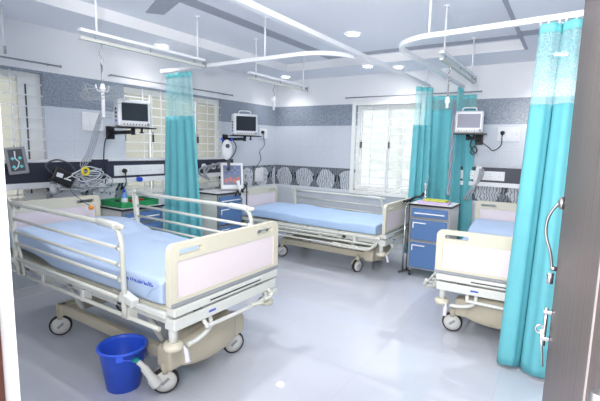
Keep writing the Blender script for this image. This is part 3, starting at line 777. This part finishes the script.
# ------------------------------------------------------------------ bucket
t = thing('bucket', 'bright blue plastic bucket on the floor by the nearest bed wheel', 'bucket', (2.07,1.42,0))
prof = [(.0,.006),(.090,.006),(.092,.0),(.098,.0),(.136,.255),(.146,.257),(.148,.266),(.142,.272),(.132,.268),(.130,.250),(.094,.014),(.0,.014)]
part('pail', MB().lathe(prof,n=48,cap0=False,cap1=False), M['bucket'], t)
for s in (-1,1): part('handle_lug', MB().cbox((s*.143,0,.243),(.02,.04,.035)), M['bucket'], t, bevel=.004)
part('bail_handle', MB().tube(cr([(-.150,0,.243),(-.140,-.085,.225),(-.078,-.128,.20),(0,-.140,.19),(.078,-.128,.20),(.140,-.085,.225),(.150,0,.243)],5),.003,6), M['bucket'], t)
bpy.data.objects['bail_handle'].rotation_euler = (0,0,R(140))
for o in bpy.data.objects:
    if o.name.startswith('handle_lug'): o.rotation_euler = (0,0,R(140))

# ------------------------------------------------------------------ cabinets
def locker(label, loc, rz, w=.46, d=.40, h=.86):
    """front faces local -Y; origin front-left corner on the floor"""
    t = thing('bedside_locker', label, 'bedside cabinet', loc, rz, 'blue fronted bedside lockers')
    cas = .10
    part('body', MB().box(0,w,.012,d,cas,h-.02), M['bedwhite'], t, bevel=.004)
    f = MB()
    for x in (0,w-.022): f.box(x,x+.022,-.0,.0119,cas,h-.022)
    for z in (cas,h-.042,h-.175,h-.44): f.box(.022,w-.022,0,.0119,z,z+.018)
    part('front_frame', f, M['steel'], t)
    tp = part('top', MB().box(-.015,w+.015,-.02,d+.01,h-.02,h), M['black'], t, 'black edged top', bevel=.004)
    part('top_surface', MB().box(-.005,w+.005,-.01,d,h,h+.002), M['white'], tp)
    dr = part('drawer', MB().box(.028,w-.028,-.014,0,h-.150,h-.048), M['blue'], t, 'blue drawer front', bevel=.003)
    part('drawer_handle', MB().box(.06,w-.06,-.026,-.0145,h-.112,h-.098), M['white'], dr, bevel=.002)
    for (z0,z1) in ((h-.415,h-.182),(cas+.022,h-.448)):
        dd = part('cupboard_door', MB().box(.028,w-.028,-.014,0,z0,z1), M['blue'], t, 'blue cupboard door', bevel=.003)
        part('door_handle', MB().box(.06,.20,-.026,-.0145,z1-.042,z1-.030).box(.048,.060,-.026,-.0145,z1-.10,z1-.030), M['white'], dd, bevel=.002)
    for x in (.03,w-.03):
        for y in (.04,d-.04):
            Mx = Matrix.Translation((x,y,.032)) @ Matrix.Rotation(PI/2,4,'Y')
            ca = part('castor', MB().lathe([(0,-.011),(.032,-.011),(.032,.011),(0,.011)],M=Mx,n=20), M['tyre'], t)
            part('castor_fork', MB().box(x-.017,x-.0125,y-.014,y+.014,.025,.07).box(x+.0125,x+.017,y-.014,y+.014,.025,.07).box(x-.017,x+.017,y-.014,y+.014,.07,cas), M['steel'], ca)
    return t
locker('blue fronted locker between the back curtains and the third bed', (2.75,4.70,0), 0, h=.87)
locker('blue fronted locker under the ventilator beside the headboard at the back', (.53,3.81,0), R(90), w=.48, d=.42, h=.87)
locker('blue fronted locker carrying the green tray by the left curtain', (.50,2.48,0), R(90), w=.50, d=.44, h=.82)
# things on the right locker
single('magazine', MB().cbox((2.98,4.86,.884),(.34,.22,.020),rz=.08), M['paper'], 'lilac paper stack on the locker near the back curtains', 'papers')
single('folder', MB().cbox((2.99,4.90,.905),(.26,.14,.018),rz=-.05), M['paperg'], 'lime green folder on top of the lilac papers', 'folder')
t = thing('chrome_holder', 'chrome cylindrical holder standing at the left end of the locker top', 'holder', (2.84,4.96,.872))
part('barrel', MB().lathe([(.03,0),(.03,.012),(.014,.02),(.014,.20),(.018,.205),(.018,.22)],n=20), M['chrome'], t)
part('base_ring', MB().lathe([(.032,0),(.034,.006),(.03,.013)],n=20,cap0=False,cap1=False), M['white'], t)
part('wire', MB().tube(cr([(0,0,.22),(.012,0,.25),(.03,-.01,.27),(.035,0,.30)],5),.004,6), M['grey'], t)
t = thing('pole_stand', 'upright steel pole frame with black grips left of the locker', 'pole stand', (2.66,4.82,0))
part('pole', MB().cyl((0,0,.02),(0,0,.86),.011,10), M['chrome'], t); part('pole', MB().cyl((.035,.05,.02),(.035,.05,.90),.011,10), M['black'], t)
part('foot_bar', MB().tube([(-.02,-.08,.012),(.055,.13,.012)],.012,8), M['dgrey'], t)
part('grip', MB().tube([(-.02,-.03,.87),(.05,.08,.89)],.018,10), M['black'], t)
part('grip', MB().tube(cr([(.03,.05,.89),(.08,.10,.92),(.14,.13,.935),(.17,.13,.98)],4),.014,8), M['black'], t)

# ------------------------------------------------------------------ monitors
def monitor(label, loc, yaw, w=.34, h=.28, d=.14, painted_refl=False, wall='Y'):
    """loc = centre bottom of the case; local +X = screen normal"""
    t = thing('patient_monitor', label, 'monitor', loc, yaw, 'bedside patient monitors')
    part('case', MB().box(-d,0,-w/2,w/2,0,h), M['white'], t, bevel=.018)
    part('bezel', MB().box(0,.006,-w/2+.018,w/2-.018,.045,h-.018), M['wpaint'], t, bevel=.003)
    part('screen', MB().box(.006,.009,-w/2+.036,w/2-.032,.062,h-.036), M['screenRefl' if painted_refl else 'screen'], t, 'pale screen with a painted-in reflection' if painted_refl else 'dark screen')
    for k in range(8):
        y = -w/2+.06+k*(w-.12)/7
        part('button', MB().cyl((.0,y,.026),(.006,y,.026),.006,10), M['black' if not painted_refl or k%3 == 0 else 'grey'], t)
    part('control_knob', MB().cyl((0,w/2-.03,.03),(.014,w/2-.03,.03),.014,14), M['grey'], t)
    if wall != 'Y1': part('carry_handle', MB().tube(cr([(-.06,-w*.24,h-.005),(-.06,-w*.22,h+.035),(-.06,0,h+.042),(-.06,w*.22,h+.035),(-.06,w*.24,h-.005)],6),.009,8), M['white'], t)
    for k in range(4): part('lead_port', MB().cyl((-.05,-w/2-.010,.06+k*.04),(-.05,-w/2+.01,.06+k*.04),.011,10), M['cap' if k == 0 else 'black'], t)
    m = thing('monitor_bracket', {'Y1':'black wall bracket and shelf under the first monitor','Y2':'black wall bracket and shelf under the middle monitor','X':'black wall bracket and shelf under the third monitor'}[wall], 'wall bracket', (loc[0],loc[1],loc[2]-.002), yaw, 'black monitor brackets')
    part('shelf', MB().box(-d-.02,.035,-w/2-.02,w/2+.05,-.014,0), M['black'], m, bevel=.003)
    part('swivel', MB().cyl((-.06,0,-.08),(-.06,0,-.014),.022,14), M['black'], m)
    # arm to wall, in world direction
    Rm = Matrix.Rotation(-yaw,3,'Z')
    dw = Vector((-(loc[0]-.03),-.05,0)) if wall[0]=='Y' else Vector((.05,(BY-.03)-loc[1],0))
    dw = Rm @ dw
    part('arm', MB().tube([(-.06,0,-.05),(dw.x*.5-.03,dw.y*.5,-.055),(dw.x,dw.y,-.06)],[.022,.02,.026],10), M['black'], m)
    part('wall_plate', MB().cbox((dw.x,dw.y,-.06),(.03,.09,.14),rz=(-yaw if wall[0]=='Y' else -yaw+PI/2)), M['black'], m, bevel=.005)
    part('clamp_knob', MB().cyl((0.0,.07,-.05),(0.0,.07,-.014),.012,10).cyl((0,.07,-.062),(0,.07,-.05),.024,12), M['black'], m)
    return t
monitor('patient monitor with dark screen on the left wall above the nearest bed', (.40,2.73,1.66), R(-15), wall='Y1')
monitor('patient monitor with dark screen near the back left corner', (.38,4.53,1.635), R(-33), w=.355, h=.30, wall='Y2')
monitor('patient monitor with pale screen in front of the back curtains', (3.215,5.25,1.70), R(-82), w=.32, h=.26, painted_refl=True, wall='X')

def cable(label, pts, r, m, name='cable', cat='cable', group=None, sub=8):
    return single(name, MB().tube(cr(pts,sub),r,6), m, label, cat, group)
cable('black power cable looping from the third monitor bracket to the wall plug', [(3.30,5.50,1.62),(3.38,5.66,1.55),(3.44,5.70,1.50),(3.52,5.72,1.56),(3.53,5.70,1.665)], .0055, M['black'])
cable('short coil of black cable hanging under the third monitor', [(3.24,5.42,1.64),(3.22,5.42,1.56),(3.25,5.42,1.50),(3.28,5.42,1.46),(3.30,5.42,1.50),(3.27,5.42,1.55),(3.23,5.42,1.48),(3.26,5.42,1.44)], .008, M['black'])
cable('black power cable dropping from the middle monitor plug to the patterned border', [(.048,5.35,1.655),(.06,5.36,1.50),(.08,5.22,1.40),(.12,5.20,1.28),(.10,5.12,1.16),(.10,5.06,1.08)], .006, M['dgrey'])
cable('black cable falling from the first monitor behind the bed', [(.16,2.60,1.60),(.12,2.56,1.5),(.10,2.55,1.3),(.11,2.56,1.1),(.12,2.50,.95)], .006, M['black'])
cable('black plug lead dropping from the bedhead panel', [(.102,2.80,1.13),(.11,2.80,1.05),(.12,2.76,.98),(.12,2.74,.88)], .006, M['black'])

# leads hanging between drip hook, monitor and panel
rnd = random.Random(12)
for k in range(4):
    a = (.33,2.52-.0*k,1.74+.03*k); b = (.14+.02*k,2.14+.07*k,1.16)
    mid = [(.33+.1*k*.3,2.40-.02*k,1.72+.02*k),(.26,2.38-.03*k,1.5-.03*k),(.2,2.30-.02*k,1.26)]
    cable('pale monitor lead sweeping down to the cable tangle', [a]+mid+[b], .0045, M['cable'], name='monitor_lead', group='pale leads below the first monitor')
for k in range(9):
    cx,cy,cz = 1.25+rnd.uniform(-.03,.03),1.86+rnd.uniform(-.08,.10),1.90+rnd.uniform(-.03,.03)
    pts = []
    for j in range(9):
        a = j*PI/4+rnd.uniform(-.3,.3); rr = rnd.uniform(.04,.16)
        pts.append((cx+rnd.uniform(-.03,.03), cy+rr*math.cos(a)*1.1, cz-.04+rr*math.sin(a)*.42))
    cable('thin grey cable coiled round the near drip hook', pts, .0022, M['grey'], name='coiled_lead', group='grey cables coiled on the near drip hook', sub=5)

# tangle on panel: pouch, hoses, ring
t = thing('equipment_pouch', 'black pouch with white markings among cables on the long panel', 'pouch', (.20,2.06,1.05), 0)
part('bag', MB().cbox((0,0,.10),(.07,.22,.14),rx=-.5), M['black'], t, bevel=.02)
part('strap', MB().tube(cr([(.02,-.10,.14),(.03,-.16,.22),(.03,-.06,.27),(.02,.06,.23),(.02,.12,.16)],5),.008,6), M['dgrey'], t)
part('marking', MB().cbox((.0365,-.04,.125),(.002,.06,.04),rx=-.35).cbox((.0365,.03,.08),(.002,.07,.012),rx=-.35).cbox((.0365,.04,.10),(.002,.06,.010),rx=.4), M['white'], t, 'white markings')
for k in range(8):
    pts = []; cy = 2.28+rnd.uniform(-.10,.12); cz = 1.10+rnd.uniform(-.03,.06)
    for j in range(10):
        a = j*PI/4.2+k; rr = rnd.uniform(.07,.17)
        pts.append((.16+.012*k+rnd.uniform(-.01,.01), cy+rr*math.cos(a)*1.2, cz+rr*math.sin(a)*.6))
    cable('pale hose tangled beside the black pouch', pts, .0065, M['clear' if k%2 else 'cable'], name='breathing_hose', group='pale hoses tangled on the panel', sub=6)
single('mask_ring', MB().tube([(.27,2.25+.034*math.cos(a*PI/10),1.205+.034*math.sin(a*PI/10)) for a in range(20)],.011,8,closed=True), M['yellow'], 'yellow ring among the hoses on the panel', 'mask ring')
for k,(y,z) in enumerate([(2.02,.98),(2.14,1.0),(2.30,.97),(2.42,.99),(2.50,.96)]):
    t = thing('suction_jar', 'small clear jar hanging under the bedhead panel', 'jar', (.109,y,z+.01), 0, 'clear jars and fittings under the long panel')
    part('jar_body', MB().lathe([(.03,0),(.036,.01),(.036,.08),(.02,.10)],n=16), M['clear'], t)
    part('jar_lid', MB().lathe([(.026,.09),(.026,.115),(.01,.12)],n=16), M['cap' if k == 2 else 'grey'], t)
# pendant controller
t = thing('bed_controller', 'grey handset with cyan buttons hung on the panel at the left edge', 'remote control', (.10,1.76,1.17), R(-25))
t.rotation_euler = (R(7),0,R(-25)); t.location.y = 1.74
part('housing', MB().box(0,.035,-.078,.078,.02,.265), M['grey'], t, bevel=.012)
part('face', MB().box(.035,.037,-.054,.054,.05,.245), M['dgrey'], t)
for y in (-.028,.028):
    for z in (.09,.165): part('button', MB().cbox((.038,y+.0,z),(.004,.024,.024),rx=PI/4), mat('cyan_button',S(110,214,220),.4) if 'cyan_button' not in bpy.data.materials else bpy.data.materials['cyan_button'], t, 'cyan button')
part('bed_symbol', MB().tube([(.039,-.03,.065),(.039,.0,.085),(.039,.018,.13),(.039,-.008,.165),(.039,-.002,.23)],.006,6), M['white'], t)
part('hanging_hook', MB().tube(cr([(0,0,.25),(-.02,0,.275),(-.04,0,.25)],4),.006,6), M['grey'], t)
# call bell orange
t = thing('call_button', 'orange call button on a cord hanging at the headboard of the nearest bed', 'call button', (.50,2.16,.875))
part('knob', MB().sphere((0,0,0),.026,(1,1,.8)), M['orange'], t)
part('cord', MB().tube(cr([(0,0,.01),(-.02,-.08,.08),(-.05,-.16,.18),(-.06,-.10,.26)],6),.0035,6), M['dgrey'], t)

# green tray on the locker
t = thing('tray', 'green cloth lined tray on the locker beside the left curtain', 'tray', (.28,2.73,.824))
part('tray_base', MB().box(-.19,.19,-.22,.22,0,.012), M['green'], t)
part('rim', MB().plate(rrect(.40,.46,.03),[rrect(.37,.43,.02)],.06,Matrix.Identity(4)), M['green'], t, bevel=.004)
t = thing('bottle', 'small blue and white bottle in the green tray', 'bottle', (.34,2.62,.837))
part('bottle_body', MB().lathe([(.0,0),(.03,0),(.032,.01),(.032,.10),(.014,.125),(.012,.14)],n=20), M['bottle'], t)
part('bottle_label', MB().lathe([(.033,.03),(.033,.075)],n=20,cap0=False,cap1=False), M['white'], t)
part('bottle_cap', MB().lathe([(.014,.135),(.014,.165),(0,.165)],n=16), M['cap'], t)
t = thing('medicine_cup', 'little yellow cup with a black lid in the green tray', 'cup', (.33,2.54,.837))
part('cup_body', MB().lathe([(.02,0),(.026,.035)],n=16), M['yellow'], t); part('cup_lid', MB().sphere((0,0,.05),.026,(1,1,.8)), M['black'], t)
single('gauze_pack', MB().cbox((.30,2.79,.86),(.09,.14,.045),rz=.3), M['red'], 'red pack lying in the green tray', 'pack', bevel=.006)
single('gas_fitting', MB().cyl((.074,2.98,1.075),(.125,2.98,1.075),.028,16), M['cap'], 'round blue fitting on the lower rail of the long panel', 'gas fitting')

# ventilator on the second locker
t = thing('ventilator', 'tilted ventilator control panel with blue and red keys on the back locker', 'ventilator', (.40,4.22,.874), R(-42))
m = Matrix.Translation((.0,0,.18)) @ Matrix.Rotation(-.30,4,'Y')
part('housing', MB().cbox((0,0,0.01),(.10,.30,.37),M=m), M['white'], t, bevel=.012)
part('fascia', MB().cbox((.052,.0,.02),(.004,.24,.27),M=m), mat('slate_fascia',S(120,130,158),.4), t)
for k in range(5):
    for j in range(3):
        part('key', MB().cbox((.056,-.08+.04*k,.12-.035*j),(.004,.026,.022),M=m), [mat('periwinkle_key',S(96,120,200),.4),M['grey']][(k+j)%2] if k+j == 0 else [bpy.data.materials['periwinkle_key'],M['grey']][(k+j)%2], t)
for k in range(4): part('display_window', MB().cbox((.056,-.08+.053*k,-.06+(.02 if k%2 else 0)),(.004,.044,.06),M=m), mat('coral_display',S(205,128,118),.4) if k == 0 else bpy.data.materials['coral_display'], t, 'coral red display')
part('foot', MB().box(-.07,.09,-.14,.14,0,.022), M['grey'], t, bevel=.004)
t = thing('humidifier', 'white oval device with blue ends hanging left of the middle monitor', 'humidifier', (.42,4.10,1.30), R(-35))
part('body', MB().sphere((0,0,.13),.085,(.5,.85,1.6),n=20), M['white'], t)
part('dial', MB().cyl((.04,0,.18),(.052,0,.18),.028,16), M['dgrey'], t)
for s in (-1,1): part('blue_connector', MB().cyl((0,s*.05,.25),(0,s*.075,.28),.015,10), M['cap'], t)
part('support_stem', MB().tube([(0,.02,0),(-.02,.03,-.10),(-.03,.02,-.14)],[.02,.02,.028],10), M['dgrey'], t)
part('hose', MB().tube(cr([(0,.08,.26),(.02,.12,.18),(.0,.10,.08),(0,.04,.0)],6),.008,8), M['dgrey'], t)
for k,(dx,dy) in enumerate([(0,0),(.03,.10),(-.02,.16)]):
    cable('corrugated ventilator hose rising behind the control panel', [(.25+dx,4.12+dy,1.18),(.18+dx,4.22+dy,1.24),(.12,4.10-.08*k,1.18),(.14+dx,3.98-.04*k,1.10),(.20,4.00,1.02)], .014, M['grey'], name='ventilator_hose', cat='hose', group='ventilator hoses')
t = thing('hose_clamp_arm', 'black jointed clamp arm on the front of the back locker', 'clamp arm', (.585,4.22,.88))
part('clamp', MB().tube([(0,0,0),(.02,.05,.06),(.0,.10,.10)],.012,8).tube([(.02,.05,.06),(.04,.0,.10)],.010,8), M['black'], t)
part('link', MB().tube([(0.01,-.02,.03),(.02,-.06,-.05),(.01,-.10,.02)],.011,8).tube([(0.01,-.10,.02),(.02,-.16,-.06)],.011,8), M['black'], t)
part('post', MB().cyl((.03,.06,-.30),(.03,.06,.12),.010,8), M['dgrey'], t)
t = thing('plastic_tube', 'white plastic tube leaning against the back locker front', 'tube', (.60,4.20,.80))
part('barrel', MB().tube([(0,0,0),(-.03,-.02,.12),(-.05,-.03,.22)],[.014,.022,.026],12), M['white'], t)
part('nozzle', MB().tube([(0,0,0),(.005,.003,-.03)],[.012,.007],10), M['clear'], t)

# right side: braided hose in front of curtains, leads over panel
for k in range(2):
    pts = [(3.06+.012*math.sin(j*1.4+k*PI),5.17+.012*math.cos(j*1.4+k*PI),2.05-.085*j) for j in range(14)]
    cable('twisted lilac grey hose hanging before the bunched back curtains', pts, .011, M['grey'] if k else mat('lilac_hose',S(158,156,178),.5), name='twisted_hose', cat='hose', group='twisted hoses by the back curtains', sub=4)
for k in range(3):
    cable('grey lead crossing the back wall panel', [(3.32+.02*k,5.62,1.27),(3.31+.02*k,5.60,1.15),(3.27-.02*k,5.58,1.0),(3.22-.03*k,5.56,.86)], .009, M['cable'], name='hanging_lead', group='grey leads over the back wall panel')
single('cable_clip', MB().cbox((3.29,5.659,1.20),(.07,.03,.20),ry=.15), M['white'], 'white upright clip holding leads on the back wall panel', 'clip', bevel=.008)

# ------------------------------------------------------------------ world, camera
w = bpy.data.worlds.new('World'); bpy.context.scene.world = w; w.use_nodes = True
bg = w.node_tree.nodes['Background']; bg.inputs['Color'].default_value = (1,.98,.955,1); bg.inputs['Strength'].default_value = 2.2

cam = bpy.data.cameras.new('camera'); co = bpy.data.objects.new('camera', cam); C.objects.link(co)
f, p, r, yaw = 412.068, .131172517, .0231917491, -.577043034
cam.sensor_fit = 'HORIZONTAL'; cam.sensor_width = 36; cam.lens = f/600*36; cam.clip_start = .02
d = Vector((math.sin(yaw)*math.cos(p), math.cos(yaw)*math.cos(p), -math.sin(p)))
rt = Vector((math.cos(yaw),-math.sin(yaw),0)); up = rt.cross(d)
r2 = rt*math.cos(r)+up*math.sin(r); u2 = -rt*math.sin(r)+up*math.cos(r)
mw = Matrix((r2,u2,-d)).transposed().to_4x4(); mw.translation = Vector((4.2716,0,1.5)); co.matrix_world = mw
sc = bpy.context.scene; sc.camera = co
sc.view_settings.view_transform = 'Standard'; sc.view_settings.look = 'None'; sc.view_settings.gamma = 1; sc.view_settings.exposure = 0.62
sc.cycles.max_bounces = 10; sc.cycles.transparent_max_bounces = 16; sc.cycles.sample_clamp_indirect = 8
